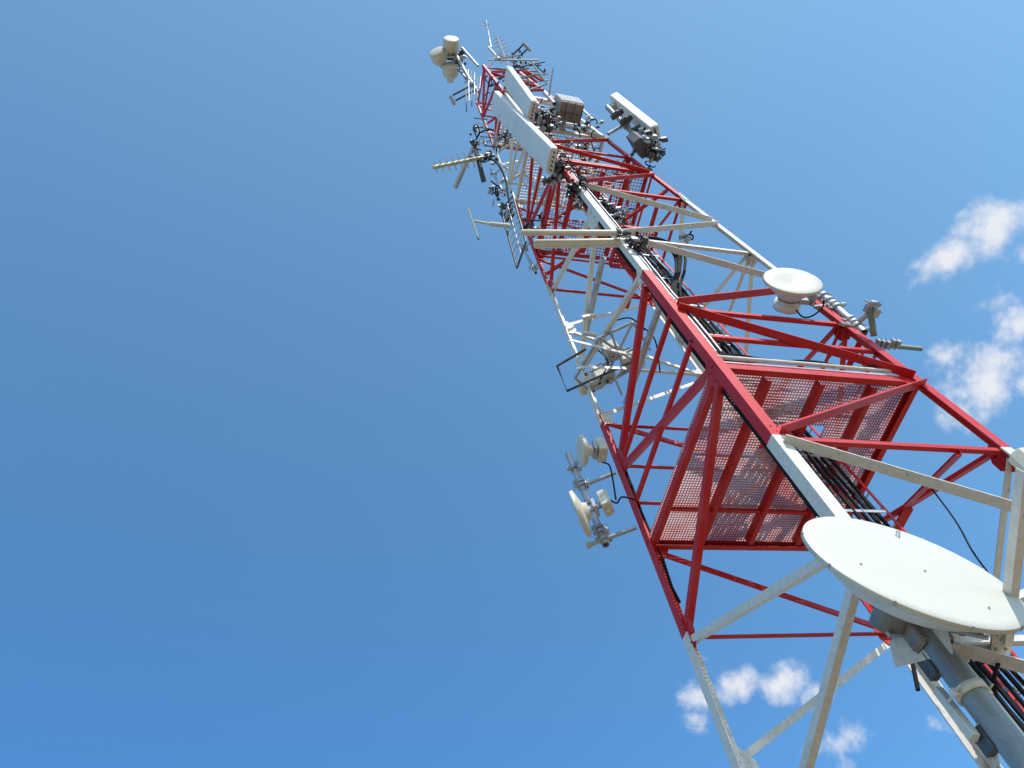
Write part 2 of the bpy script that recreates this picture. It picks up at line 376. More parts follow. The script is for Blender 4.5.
# 1. the large flat-fronted dish beside the nearest leg
Cd = at(911, 566, d=2.30); nd = az(5.5, 14); Rd = .262 * S
big = thing('microwave_dish', Cd, 'large white flat-fronted microwave dish seen from below beside the nearest leg', 'dish antenna')
b = MB(); b.lathe(Cd, nd, [(.004, 0), (.004, Rd * .5), (.002, Rd * .9), (-.002, Rd * .985), (-.010, Rd)], 96); b.build('radome', 'radome', big)
b = MB(); b.lathe(Cd, nd, [(-.011, Rd * 1.003), (-.034, Rd * 1.003), (-.037, Rd * .985), (-.10, Rd * .82), (-.18, Rd * .62), (-.23, Rd * .36), (-.26, Rd * .2), (-.265, 0)], 96); b.build('shell', 'cream', big)
b = MB()
for px, py in ((861, 564), (925, 571), (989, 608)):
    r_ = at(px, py, d=1) - CAM; k = (Cd + nd * .006 - CAM).dot(nd) / r_.dot(nd); o = CAM + r_ * k
    b.tube([o - nd * .004, o + nd * .006], .007, 10)
b.build('drain_plugs', 'galv', big)
e1_ = nd.cross(Z).normalized(); e2_ = nd.cross(e1_)
for k in range(10):
    a_ = k * math.pi / 5 + .1; v_ = e1_ * math.cos(a_) + e2_ * math.sin(a_); b = MB()
    b.box(Cd + v_ * (Rd * 1.004) - nd * .016, v_ * .004, nd * .014, v_.cross(nd) * .007); b.build('rim_clip', 'galv', big)
hub = Cd - nd * .26
b = MB(); b.lathe(hub, -nd, [(-.02, .15), (.03, .15), (.03, .105), (.16, .10), (.16, 0)], 32); b.build('hub', 'brown', big)
sidev = Y
b = MB()
b.box(hub - nd * .12 + Z * -.02, Y * .07, nd * .012, Z * .09, 0, .004)
b.box(hub - nd * .17 + Y * .07, Y * .006, nd * .06, Z * .08, 0)
b.build('mount_bracket', 'galv', big)
b = MB(); ob = hub - nd * .08 + Y * .15 - Z * .12
b.box(ob, Y * .12, X * .06, Z * .11, 0, .012)
for k in range(7): b.box(ob - Z * .11 + Y * (-.1 + k * .033), Y * .004, X * .05, Z * .012)
b.build('radio_unit', 'brown', big)
b = MB()
for a0, a1 in ((300, 200), (60, 80)):
    v = (math.cos(math.radians(a0)) * Y + math.sin(math.radians(a0)) * Z) * Rd * .8
    b.tube([Cd - nd * .1 + v, hub - nd * .05 + v * .15], .014, 8)
b.build('stay_rods', 'galv', big)
# its pipe, fixed to the nearest leg
px_, py_ = leg('A', H(1.0)).x, leg('A', H(1.0)).y
pp = Vector((px_ + .09, py_ - .12, 0))
p0, p1 = pp + Z * H(.35), pp + Z * H(1.38)
t = mount_pipe(p0, p1, .075, 'thick grey vertical pipe under the large dish beside the nearest leg', (), m='slate')
for hh in (.55, .98, 1.22):
    k = pp + Z * H(hh); l_ = leg('A', H(hh))
    b = MB(); clampset(b, k, .075); b.box((k + l_) / 2 + Vector((-.03, .04, 0)), (l_ - k) * .5, Vector((1, 1, 0)).normalized() * .07, Z * .008); b.box((k + l_) / 2 + Vector((-.01, .0, .06)), (l_ - k) * .4, Vector((1, 1, 0)).normalized() * .006, Z * .06)
    b.build('bracket', 'galv' if hh != .98 else 'white', t)
for hh in (.72, .88, 1.08):
    b = MB(); b.box(pp + Vector((-.08, -.05, H(hh))), X * .045, Y * .03, Z * .07, 0, .006); b.build('clamp_block', 'dark', t)
b = MB(); o_ = at(922, 648, d=2.32)
b.bar(at(892, 654, d=2.36), at(950, 640, d=2.30), .16, .012, Z, 0, .003); b.build('support_plate', 'white', t)
b = MB(); b.bar(at(938, 690, d=2.33), at(975, 738, d=2.22), .05, .05, X, 0, .004); b.build('side_channel', 'white', t)
# white angle arms beside the dish holding the antenna on the right edge
ra = thing('outrigger', at(1001, 640, z=1.12), 'pale cream angle arm crossing in front of the large dish', 'outrigger')
a0, a1 = at(1001, 642, z=1.12), at(1020, 470, z=1.22)
b = MB(); b.angle(a0, a1, Vector((0, -1, 0)), .062, .008, False); b.build('angle_bar', 'white', ra)
b = MB(); b.box(at(1001, 641, z=1.125) , (a1 - a0).normalized() * .09, Y * .075, Z * .008); 
for i in (-1, 1):
    for j in (-1, 1):
        o = at(1001, 641, z=1.118) + (a1 - a0).normalized() * .05 * i + Y * .035 * j; b.tube([o - Z * .02, o], .012, 6)
b.build('end_plate', 'cream', ra)
b = MB(); b.bar(at(1001, 648, z=1.13), leg('A', H(1.13)) + Vector((.02, .02, 0)), .09, .012, Y); b.build('root_plate', 'white', ra)
# right-edge antenna
Ce = at(1034, 470, z=1.30)
re_ = thing('panel_antenna', Ce, 'white boxy antenna cut by the right edge of the picture', 'panel antenna')
b = MB(); v = az(30); b.box(Ce, az(300) * .12, az(30) * .06, Z * .12, 0, .03); b.build('housing', 'cream', re_)
b = MB(); b.box(Ce + Vector((-.06, -.02, -.16)), X * .07, Y * .09, Z * .03, 0, .01); b.tube([Ce + Vector((-.08, 0, -.25)), Ce + Vector((-.08, 0, .0))], .03, 10); b.build('bracket', 'dark', re_)
cable([at(1004, 628, z=1.2), at(992, 655, z=1.18), at(980, 662, z=1.15), at(960, 645, z=1.2), at(925, 603, z=1.3)], .011, 'black jumper looping beneath the large dish')
cable([at(1000, 660, z=1.1), at(994, 680, z=1.05), at(1000, 715, z=1.0), at(1024, 745, z=.95)], .012, 'black cable hanging in front of the thick grey pipe')
cable([at(878, 592, z=1.52), at(902, 603, z=1.42), at(908, 640, z=1.33), at(918, 690, z=1.18)], .015, 'black cable dropping from the left side of the large dish')

# 2. horn-backed dish on the right leg
d2 = at(793, 280, d=4.25); n2 = az(350.5, -1); r2 = .1385 * S
rd = thing('microwave_dish', d2, 'round white horn-backed dish beside the right leg above the platform', 'dish antenna')
b = MB(); b.lathe(d2, n2, [(-.035, 0), (-.03, r2 * .12), (-.012, r2 * .6), (0, r2 * .97), (-.006, r2)], 64); b.build('radome', 'radome', rd)
b = MB(); b.lathe(d2, n2, [(-.007, r2 * 1.0), (-.04, r2 * 1.01), (-.05, r2 * .96), (-.13, r2 * .66), (-.19, r2 * .47), (-.22, r2 * .42), (-.22, 0)], 64); b.build('shell', 'cream', rd)
b = MB(); b.lathe(d2 - n2 * .221, -n2, [(0, r2 * .36), (.06, r2 * .36), (.06, r2 * .46), (.15, r2 * .46), (.155, 0)], 32); b.build('feed_housing', 'panel', rd)
b = MB(); b.lathe(d2 - n2 * .23, -n2, [(0, r2 * .38), (.014, r2 * .38)], 32); b.build('clamp_ring', 'dark', rd)
# its vertical pipe
pb = at(864, 333, d=4.34); 
xy = Vector((pb.x, pb.y, 0)); ptop = Vector((pb.x, pb.y, pb.z + .98))
b = MB(); b.box(d2 - n2 * .25 + Y * .22, Y * .1, X * .03, Z * .05, 0, .006); b.box(d2 - n2 * .2 + Y * .3, Y * .02, X * .08, Z * .08, 0, .006); b.build('side_bracket', 'galv', rd)
t = mount_pipe(pb, ptop, .052, 'short grey open-ended pipe carrying the horn-backed dish', [(pb + Z * .14, leg('C', pb.z + .14)), (pb + Z * .7, leg('C', pb.z + .7))])
for hh in (.22, .3, .62, .8, .93):
    b = MB(); clampset(b, pb + Z * hh, .052); b.build('clamp', 'galv', t)
b = MB(); b.tube([at(858, 322, d=4.3), at(880, 303, d=4.3)], .035, 12, open_end=True)
for q_ in ((868, 308), (873, 305), (876, 313)): b.box(at(*q_, d=4.28), X * .05, Y * .035, Z * .03, 0, .006)
for k in range(4): b.tube([at(864 + 3 * k, 300 + 2 * k, d=4.27), at(874 + 3 * k, 304 + 3 * k, d=4.27)], .009, 6)
b.build('side_clamps', 'galv', t)
t = thing('standoff_tube', at(871, 306, d=4.28), 'short green-grey upright tube clamped beside the grey open-ended pipe', 'standoff tube')
b = MB(); b.tube([at(870, 308, d=4.28), at(874, 336, d=4.30)], .036, 12, open_end=True); b.build('tube', 'green', t)
t = thing('standoff_tube', at(885, 345, d=4.38), 'green standoff tube sticking out right past the right leg', 'standoff tube')
b = MB(); b.tube([at(880, 345, d=4.38), at(922, 349, d=4.42)], .027, 12, open_end=True); b.build('tube', 'green', t)
b = MB()
for k in range(5): b.box(at(878 + 5 * k, 343 + (k % 3), d=4.37), Y * .02, X * .045, Z * .03, 0, .004); b.tube([at(876 + 5 * k, 339, d=4.37), at(880 + 5 * k, 350, d=4.37)], .008, 6)
b.build('clamp', 'galv', t)
for k, (pa, pe) in enumerate((((848, 334), (825, 362)), ((861, 340), (848, 368)), ((862, 350), (864, 366)))):
    b = MB(); b.angle(at(*pa, d=4.45), at(*pe, d=4.52), X, .07, .007); b.build('secondary_brace', 'red', tower)
cable([at(824, 300, d=4.3), at(822, 308, d=4.28), at(812, 316, d=4.25), at(803, 317, d=4.22), at(796, 310, d=4.2)], .010, 'thin black jumper looping from the horn-backed dish to its pipe')

# 3. left leg: pipe with two small dishes
pl = at(606, 545, d=4.02); top = Vector((pl.x, pl.y, pl.z + 1.72))
BL = lambda z: leg('B', z)
t = mount_pipe(pl, top, .044, 'grey pipe with two small dishes off the left leg', [(pl + Z * .09 + (pl - BL(pl.z)).normalized() * .16, BL(pl.z + .09) + Vector((-.02, -.02, 0))), (pl + Z * 1.05, BL(pl.z + 1.05) + Vector((-.02, -.02, 0)))], armr=.026)
b = MB(); a_ = pl + Z * .09 + (pl - BL(pl.z)).normalized() * .16; b.tube([a_, a_ + (pl - BL(pl.z)).normalized() * .05], .040, 12); b.build('end_cap', 'yellow', t)
for hh in (.2, .28, .62, .7, 1.12, 1.4):
    b = MB(); clampset(b, pl + Z * hh, .044); b.build('clamp', 'galv', t)
def small_dish(Cc, nn, r, depth, label, odu, odir, mtl='radome'):
    t = thing('microwave_dish', Cc, label, 'dish antenna', )
    b = MB(); b.lathe(Cc, nn, [(.012, 0), (.010, r * .7), (0, r * .98), (-.01, r)], 48); b.build('radome', mtl, t)
    b = MB(); b.lathe(Cc, nn, [(-.011, r * 1.01), (-depth * .5, r * 1.01), (-depth * .75, r * .75), (-depth, r * .4), (-depth - .05, r * .35), (-depth - .05, 0)], 48); b.build('shell', 'cream', t)
    b = MB(); k = nn.cross(Z).normalized(); b.box(odu, k * .11, nn * .05, Z * .12, 0, .012)
    for j in range(6): b.box(odu - nn * .055 + k * (-.09 + j * .036), k * .004, nn * .012, Z * .10)
    b.lathe(odu - Z * .12, -Z, [(0, .022), (.04, .022), (.04, 0)], 10); b.build('radio_unit', 'cream', t)
    b = MB(); b.bar(Cc - nn * depth, odu, .06, .04); b.box((Cc - nn * depth) .lerp(odu, .5), nn * .02, k * .09, Z * .07, 0, .004); b.build('bracket', 'galv', t)
    return t
small_dish(at(580, 451, d=4.13), az(262, 0), .185, .10, 'small round dish at the upper end of the left pipe', at(600, 450, d=4.22), 0)
small_dish(at(578, 515, d=3.97), az(238, 0), .28, .09, 'edge-on pale dish at the lower end of the left pipe', at(605, 503, d=4.0), 0)

# 4. beams and boxy antennas hanging out beyond the far-left side
for k, (pa, pe, zz_) in enumerate((((603, 258), (586, 332), 4.3), ((662, 300), (626, 404), 3.75))):
    b = MB(); p_, q_ = at(*pa, z=zz_), at(*pe, z=zz_); b.tube([p_, q_], .045, 12, open_end=True)
    tag(b.build('outrigger_beam', 'galv'), ['thin grey outrigger pipe behind the white section, the upper one', 'grey outrigger beam passing behind the red braces, the longer one'][k], 'outrigger', 'outrigger beams on the far side')
zf = 3.85
fr = thing('tube_cage', at(600, 360, z=zf), 'dark tube frame carrying boxy cream antennas beyond the left leg', 'tube cage')
b = MB(); b.tube([at(586, 349, z=zf), at(557, 366, z=zf), at(567, 391, z=zf), at(632, 362, z=zf)], .019, 8); b.build('loop_tube', 'dark', fr)
b = MB()
pts = [(599, 338), (633, 322), (648, 345), (640, 365), (590, 392), (575, 378)]
for i in range(len(pts)): b.tube([at(*pts[i], z=zf + .05), at(*pts[(i + 1) % len(pts)], z=zf + .05)], .022, 7)
for (a_, c_) in (((599, 338), (640, 365)), ((633, 322), (600, 388)), ((648, 345), (610, 384)), ((600, 345), (622, 395)), ((610, 330), (625, 372)), ((633, 322), (650, 350)), ((590, 372), (640, 345))): b.tube([at(*a_, z=zf + .02), at(*c_, z=zf + .06)], .018, 7)
b.build('lattice_tubes', 'galv', fr)
b = MB(); b.angle(at(572, 340, z=zf - .1), at(642, 357, z=zf - .1), Y, .06, .008); b.build('white_bar', 'white', fr)
b = MB(); b.angle(at(581, 367, z=zf - .1), at(626, 368, z=zf - .1), Y, .07, .008); b.build('white_bar', 'white', fr)
for k, (p_, sz, lb) in enumerate((((590, 384), (.19, .09), 'lowest cream box antenna in the tube frame'), ((604, 375), (.15, .09), 'small cream box antenna in the middle of the tube frame'), ((632, 360), (.16, .13), 'cream box antenna at the right end of the tube frame'), ((611, 351), (.11, .12), 'white square box high in the tube frame'))):
    o = at(*p_, z=zf + .12); t = thing('box_antenna', o, lb, 'box antenna', 'cream antennas in the tube frame')
    b = MB(); u = az(62); b.box(o, u * sz[0], u.cross(Z) * sz[1], Z * .12, 0, .03); b.build('housing', 'cream' if k < 3 else 'radome', t)
    b = MB(); b.box(o + Z * .2, u * .05, u.cross(Z) * .05, Z * .04); b.tube([o - Z * .16, o - Z * .2], .02, 8); b.build('connector', 'dark', t)
for (a_, c_, e_) in (((640, 325), (655, 340), (660, 372)), ((612, 322), (630, 318), (645, 330)), ((598, 350), (608, 362), (600, 380))):
    cable([at(*a_, z=zf + .1), at(*c_, z=zf), at(*e_, z=zf)], .010, 'thin black jumper looping among the boxes of the tube frame', 'jumpers in the tube frame')
for k in range(2):
    o = at(596 - 2 * k, 315 + 17 * k, z=3.95); t = thing('side_light', o, ['white tray fitting on the upper outrigger pipe', 'white tray fitting just below the first on the upper outrigger pipe'][k], 'fitting')
    b = MB(); b.bar(at(582, 318 + 15 * k, z=3.95), at(596, 315 + 20 * k, z=3.95), .07, .05, Z, 0, .008); b.build('cover', 'white', t)

# 5. two cream tubes across the near leg
for k, (a_, c_, r_, lb) in enumerate((((521, 232.5), (622, 233), .040, 'upper of two cream tubular antennas crossing the near leg'), ((534, 244), (634, 242.5), .060, 'lower and thicker of two cream tubular antennas crossing the near leg'))):
    t = thing('tube_antenna', at(*c_, z=4.05), lb, 'tube antenna', 'cream tubular antennas')
    p_, q_ = at(*a_, z=4.05), at(*c_, z=4.05); u = (q_ - p_).normalized()
    b = MB(); b.tube([p_, p_ + u * .02, q_], [r_ * .7, r_, r_], 20); b.build('tube', 'cream', t)
    b = MB(); b.lathe(q_, u, [(0, r_ * 1.02), (.06, r_ * 1.02), (.06, r_ * .7), (.12, r_ * .6), (.12, 0)], 16); clampset(b, q_ - u * .05, r_, u); b.build('base_clamp', 'dark', t)

# 6. dipole and lattice screen on the left
t = thing('dipole_antenna', at(508, 226, d=5.6), 'white T-shaped dipole sticking out left below the yagi', 'dipole antenna')
b = MB(); b.tube([at(510, 226, d=5.6), at(490, 224, d=5.6)], .036, 12); b.tube([at(490, 224, d=5.6), at(474, 221, d=5.6)], .022, 10); b.build('boom', 'radome', t)
b = MB(); b.tube([at(468, 208, d=5.65), at(478, 238, d=5.5)], .014, 8); b.build('rod', 'radome', t)
b = MB(); b.tube([at(477.6, 236.5, d=5.51), at(478.5, 239, d=5.49)], .018, 8); b.build('tip', 'dark', t)
sc = thing('lattice_screen', at(515, 240, d=5.5), 'narrow lattice screen hanging beside the left leg under the dipole', 'lattice screen')
Q = [at(501, 210, d=5.8), at(517, 268, d=5.3), at(526, 242, d=5.35), at(513, 196, d=5.85)]
b = MB()
for i in range(4): b.tube([Q[i], Q[(i + 1) % 4]], .018, 8)
b.build('frame', 'dark', sc)
b = MB()
for i in range(1, 9):
    t0 = i / 9; b.tube([Q[0].lerp(Q[1], t0), Q[3].lerp(Q[2], max(0, t0 - .12))], .007, 5); b.tube([Q[0].lerp(Q[1], max(0, t0 - .15)), Q[3].lerp(Q[2], t0)], .007, 5)
b.tube([Q[0].lerp(Q[3], .5), Q[1].lerp(Q[2], .5)], .009, 6)
b.build('bars', 'galv', sc)

# 7. yagi
def yagi(b0, b1, ne, L, ed, label, r=.028, m='yellow', em='radome'):
    t = thing('yagi_antenna', b1, label, 'yagi antenna')
    b = MB(); b.bar(b0, b1, r * 2, r * 2, Z, 0, .004); b.build('boom', m, t)
    for k in range(ne):
        p = b0.lerp(b1, .04 + .75 * k / (ne - 1)); l = L * (.75 + .5 * k / ne)
        b = MB(); b.tube([p - ed * l, p + ed * l], .012, 6); b.build('element', em, t)
    return t
yagi(at(433, 167.5, d=6.3), at(490, 156, d=6.6), 8, .135, (at(463, 172, d=6.4) - at(460, 163, d=6.4)).normalized(), 'yellowish yagi antenna with short white elements pointing out left')
for k, (a_, c_, lb) in enumerate((((455, 188), (474, 146), 'grey tube slanting behind the middle of the yagi'), ((484, 182), (473, 140), 'grey tube crossing behind the root of the yagi'))):
    b = MB(); b.tube([at(*a_, d=6.65), at(*c_, d=6.7)], [.05, .035], 10); tag(b.build('tube_antenna', 'dark' if k else 'galv'), lb, 'tube antenna', 'grey tubes behind the yagi')
def junk(name, label, cat, c, d, n, spread, m='dark', big=.05, group=None):
    """a cluster of clamps, connectors and jumper loops, one fitting"""
    t = thing(name, at(*c, d=d), label, cat, group)
    b = MB()
    for k in range(n):
        o = at(c[0] + random.gauss(0, spread[0]), c[1] + random.gauss(0, spread[1]), d=d + random.uniform(-.04, .04)); s_ = random.uniform(.4, 1) * big
        b.box(o, az(random.uniform(0, 90)) * s_, az(random.uniform(90, 180)) * s_ * .7, Z * s_ * .8, random.choice((0, 0, 1)), s_ * .15)
    b.build('clamps', [m, 'galv'], t)
    b = MB()
    for k in range(max(3, n // 2)):
        o = at(c[0] + random.gauss(0, spread[0]), c[1] + random.gauss(0, spread[1]), d=d); r_ = random.uniform(.04, .10); u = az(random.uniform(0, 360)); v = (Z * random.uniform(.5, 1) + az(random.uniform(0, 360)) * .5).normalized()
        b.tube([o + u * math.cos(a_ * .5) * r_ + v * math.sin(a_ * .5) * r_ for a_ in range(9)], .012, 6)
    b.build('jumpers', 'black', t)
    return t
junk('clamp_cluster', 'dark clamps and loops of cable where the yagi meets the tower', 'clamp cluster', (486, 157), 6.55, 12, (4, 3))
junk('clamp_cluster', 'dark fittings above the yagi on the left of the tower', 'clamp cluster', (475, 143), 6.7, 9, (3, 5))
junk('clamp_cluster', 'blue-grey fittings between the yagi and the dipole', 'clamp cluster', (497, 193), 6.0, 12, (4, 5))
junk('clamp_cluster', 'dark fittings clinging to the left leg beside the dipole', 'clamp cluster', (507, 212), 5.8, 12, (4, 8))
cable([at(486, 157, d=6.5), at(497, 163, d=6.4), at(505, 178, d=6.2), at(508, 195, d=6.0), at(510, 205, d=5.9)], .018, 'dark cable curving down from the yagi root along the left leg')
cable([at(476, 140, d=6.6), at(480, 133, d=6.6), at(487, 130, d=6.6), at(494, 130, d=6.6)], .016, 'short black cable arcing above the yagi into the red frame')

# 8. big panels on the near leg
def panel(p, q, w, dep, wd, label, m='panel', group='long panel antennas'):
    t = thing('panel_antenna', p, label, 'panel antenna', group)
    u = (q - p).normalized(); wd = (wd - u * wd.dot(u)).normalized(); dd = u.cross(wd)
    b = MB(); rg = []
    n = 8; prof = []
    for k in range(n + 1):
        a = math.pi * k / n; prof.append((math.cos(a) * w / 2, -(math.sin(a) ** .3) * dep * .45 - dep * .2))
    prof += [(-w / 2, dep * .4), (-w / 2 + .03, dep * .5), (w / 2 - .03, dep * .5), (w / 2, dep * .4)]
    def ring(o, k=1): return [o + wd * a_ * k + dd * c_ * k for a_, c_ in prof]
    b.loft(ring(p, .94), ring(p + u * .03), 0); b.loft(ring(p + u * .031), ring(q - u * .031), 0); b.loft(ring(q - u * .03), ring(q, .94), 0)
    b.build('housing', m, t)
    b = MB()
    for k in range(5): o = p + wd * (-w * .32 + k * w * .16); b.tube([o + u * .01, o - u * .07], .014, 8)
    b.build('connectors', 'dark', t)
    for f_ in (.14, .86):
        b = MB(); o = p.lerp(q, f_) + dd * dep * .5; b.box(o + dd * .06, wd * w * .22, dd * .06, u * .05, 0, .006); b.build('mount_bracket', 'galv', t)
    return t
# big front panel: plane just south of the near leg
P0_, P1_ = at(552, 161, y=-.52), at(495, 101.5, y=-.52)
wv = (at(560, 150, y=-.52) - at(544, 172, y=-.52))
print('panel', P0_, P1_, (P1_ - P0_).length, wv, wv.length)
def big_panel(p, q, wpx, wd, dep, lb):
    u = (q - p).normalized(); dd = u.cross(wd)
    return panel(p, q, wpx, dep, wd, lb)
big_panel(P0_, P1_, wv.length * .55, X, .11, 'longest white panel antenna, in front of the nearest leg')
P2_, P3_ = at(532.5, 111, y=-.47), at(508, 76, y=-.47)
wv2 = (at(538, 106, y=-.47) - at(528, 117, y=-.47))
print('panel2', P2_, P3_, (P3_ - P2_).length, wv2.length)
big_panel(P2_, P3_, wv2.length * .62, X, .11, 'shorter white panel antenna above and behind the longest one')
junk('clamp_cluster', 'tangle of black connectors under the longest white panel', 'clamp cluster', (560, 168), 5.98, 44, (6, 7), big=.06)
junk('clamp_cluster', 'clamps and jumpers between the longest panel and the brown radio boxes', 'clamp cluster', (546, 120), 7.1, 30, (6, 8), big=.08)
junk('clamp_cluster', 'dark cables hanging down the near leg above the cream tubes', 'clamp cluster', (578, 189), 5.5, 34, (6, 8), big=.045)
junk('clamp_cluster', 'grey clamps at the root of the cream tubes', 'clamp cluster', (637, 243), 4.55, 14, (5, 4), big=.05)

# 9. brown radio boxes
for k in range(3):
    o = at(560 + 7.5 * k, 108 + 1.5 * k, d=7.35); t = thing('radio_box', o, ['leftmost of three brown finned radio boxes behind the long panels', 'middle of three brown finned radio boxes behind the long panels', 'rightmost of three brown finned radio boxes behind the long panels'][k], 'radio box', 'brown radio boxes')
    b = MB(); b.box(o, Y * .085, X * .19, Z * .26, 0, .012); b.build('case', 'brown', t)
    b = MB()
    for j in range(4): b.box(o + X * .20 + Y * (-.06 + .04 * j), Y * .006, X * .022, Z * .24)
    b.build('fins', 'panel', t)
    b = MB()
    for j in (-1, 1): b.tube([o - Z * .26 + Y * .04 * j, o - Z * .34 + Y * .04 * j], .016, 8)
    b.build('connectors', 'dark', t)
t = mount_pipe(at(551, 100, d=7.4) - Z * .3, at(551, 100, d=7.4) + Z * .6, .04, 'grey pipe behind the brown radio boxes')
b = MB(); b.tube([at(549, 96, d=7.4), at(553, 68, d=7.4)], [.022, .012], 8); tag(b.build('whip_antenna', 'galv'), 'thin whip antenna standing above the brown radio boxes', 'whip antenna')
junk('clamp_cluster', 'grey clamps beside the brown radio boxes', 'clamp cluster', (556, 118), 7.3, 16, (5, 5), m='galv', big=.07)

# 10. right panel on the right leg
a_, c_ = at(655, 133, d=6.9), at(614, 100, d=7.5)
print('rp', a_, c_, (a_ - c_).length)
lenz = (c_ - a_).length
t = panel(a_, c_, .30, .16, az(150), 'white panel antenna on the right leg with a tangle of cables below', group='long panel antennas')
p_, q_ = at(640, 140, d=6.95), at(607, 107, d=7.35)
mp = mount_pipe(p_, q_, .05, 'grey pipe behind the panel antenna on the right leg', [(at(629, 122, d=7.1), at(608, 134, d=7.0)), (at(640, 138, d=6.95), at(632, 155, d=6.8))], armr=.035)
b = MB()
for px, py in ((617, 114), (626, 120), (636, 130)): o = at(px, py, d=7.05); b.box(o, az(45) * .13, az(135) * .05, Z * .05, 0, .008); clampset(b, o, .05)
b.build('clamp', 'dark', mp)
o = at(638, 145, d=6.8); t = thing('radio_box', o, 'grey radio box under the panel antenna on the right leg', 'radio box')
b = MB(); b.box(o, az(45) * .09, az(135) * .19, Z * .22, 0, .012); b.build('case', 'dark', t)
b = MB()
for j in range(6): b.box(o + az(45) * .1 + az(135) * (-.15 + .06 * j), az(135) * .006, az(45) * .02, Z * .2)
b.build('fins', 'galv', t)
junk('clamp_cluster', 'black tangle of cables and connectors under the right leg panel', 'clamp cluster', (652, 147), 6.75, 40, (6, 9), big=.07)
cable([at(650, 165, d=6.6), at(645, 172, d=6.5), at(636, 172, d=6.4), at(630, 182, d=6.2)], .016, 'black cable trailing from the tangle under the right leg panel')

# 11. cluster at the very top left
for k, (c, lb, dr) in enumerate((((451, 44), 'topmost of the three small drum antennas at the tower top', 352), ((438.5, 56), 'leftmost of the three small drum antennas at the tower top', 325), ((450.5, 70), 'lowest of the three small drum antennas at the tower top', 350))):
    o = at(*c, d=8.9); t = thing('drum_antenna', o, lb, 'drum antenna', 'small drum antennas at the tower top')
    u = az(dr, -12); r_ = .19
    b = MB(); b.lathe(o, u, [(-.30, 0), (-.30, .07), (-.20, .10), (-.14, r_ * .9), (-.10, r_), (.10, r_)], 28); b.build('drum', 'cream', t)
    b = MB(); b.lathe(o, u, [(.101, r_ * 1.01), (.125, r_ * .98), (.135, r_ * .8), (.14, 0)], 28); b.build('radome', 'radome', t)
    b = MB(); b.bar(o, at(456, 57, d=8.9), .05, .05); b.build('arm', 'galv', t)
junk('clamp_cluster', 'dark fittings between the three small drum antennas', 'clamp cluster', (456, 56), 8.95, 22, (4, 5), big=.08)
b = MB(); b.tube([at(453, 50, d=8.95), at(470, 80, d=8.6), at(478, 92, d=8.3)], .04, 8); b.tube([at(459, 70, d=8.9), at(478, 92, d=8.3)], .03, 8); b.tube([at(462, 48, d=8.9), at(478, 66, d=8.6)], .03, 8)
tag(b.build('outrigger_beam', 'galv'), 'dark outrigger holding the three drum antennas off the tower top', 'outrigger')
for k in range(6):
    b = MB(); x0 = 466 + k * 2.6; b.tube([at(x0 - 1 + k * .6, 68 + k * 1.5, d=8.9), at(x0 + .6, 112 - k * 3 - (k % 2) * 8, d=7.9)], .013, 6)
    tag(b.build('rod_antenna', 'galv' if k % 2 else 'dark'), 'thin upright rod at the upper left edge of the tower top', 'rod antenna', 'thin rods at the tower top')
b = MB(); b.bar(pl + Z * 1.45, at(588, 451, d=4.16), .05, .03, Z, 0, .004); b.build('bracket', 'galv', [o for o in C.objects if o.get('label', '').startswith('grey pipe with two small')][0])
def tdip(a_, c_, e_, f_, d, label):
    t = thing('dipole_antenna', at(*a_, d=d), label, 'dipole antenna', 'T-shaped dipoles at the tower top')
    va = Vector((a_[0], a_[1])); vc = Vector((c_[0], c_[1])); pr = (vc - va).normalized(); pr = Vector((-pr.y, pr.x)) * 3
    b = MB()
    for sgn in (-1, 1): b.tube([at(va.x + pr.x * sgn, va.y + pr.y * sgn, d=d), at(vc.x + pr.x * sgn, vc.y + pr.y * sgn, d=d)], .022, 7)
    b.build('boom', 'dark', t)
    b = MB(); b.tube([at(*e_, d=d), at(*f_, d=d)], .038, 8); b.build('bar', 'galv', t)
tdip((475, 87), (454, 98), (450, 96), (455, 105), 8.4, 'T-shaped dipole reaching left below the drum antennas')
tdip((512, 60), (527, 45), (523, 43), (531, 51), 8.9, 'T-shaped dipole reaching up right from the tower top')
t = yagi(at(497, 37, d=9.2), at(508, 66, d=8.9), 7, .16, az(60, 20), 'grey yagi pointing up from the tower top', .026, 'galv', 'galv')
b = MB(); b.tube([at(486, 20, d=9.4), at(489, 36, d=9.2), at(491, 48, d=9.0)], [.012, .02, .03], 8)
for (u_, v_) in ((481, 25), (492, 23), (484, 22), (490, 28)): b.tube([at(487, 25, d=9.3), at(u_, v_, d=9.3)], .008, 5)
tag(b.build('lightning_rod', 'galv'), 'thin lightning rod with a star of spikes above the tower top', 'lightning rod')
b = MB(); b.tube([at(488, 47, d=9.0), at(500, 60, d=8.8)], .03, 8); tag(b.build('outrigger_beam', 'white'), 'pale slanting stub under the lightning rod', 'outrigger')
crown = [((500, 55), (545, 80)), ((492, 60), (520, 55)), ((505, 70), (545, 62)), ((515, 78), (548, 74)), ((545, 74), (530, 60)), ((488, 60), (538, 60)), ((490, 68), (540, 72)), ((500, 50), (490, 66)), ((512, 52), (516, 80)), ((520, 56), (530, 84)), ((548, 80), (522, 84))]
for k, (a_, c_) in enumerate(crown):
    b = MB(); b.tube([at(*a_, d=8.75), at(*c_, d=8.6)], .014 + .006 * (k % 2), 6)
    tag(b.build('rod_antenna', ('dark', 'galv')[k % 2]), 'thin horizontal rod crossing the crown of the tower', 'rod antenna', 'thin rods across the tower crown')
t = thing('outrigger', at(535, 83, d=8.3), 'thin green-grey U-shaped side arm to the right of the tower top', 'outrigger')
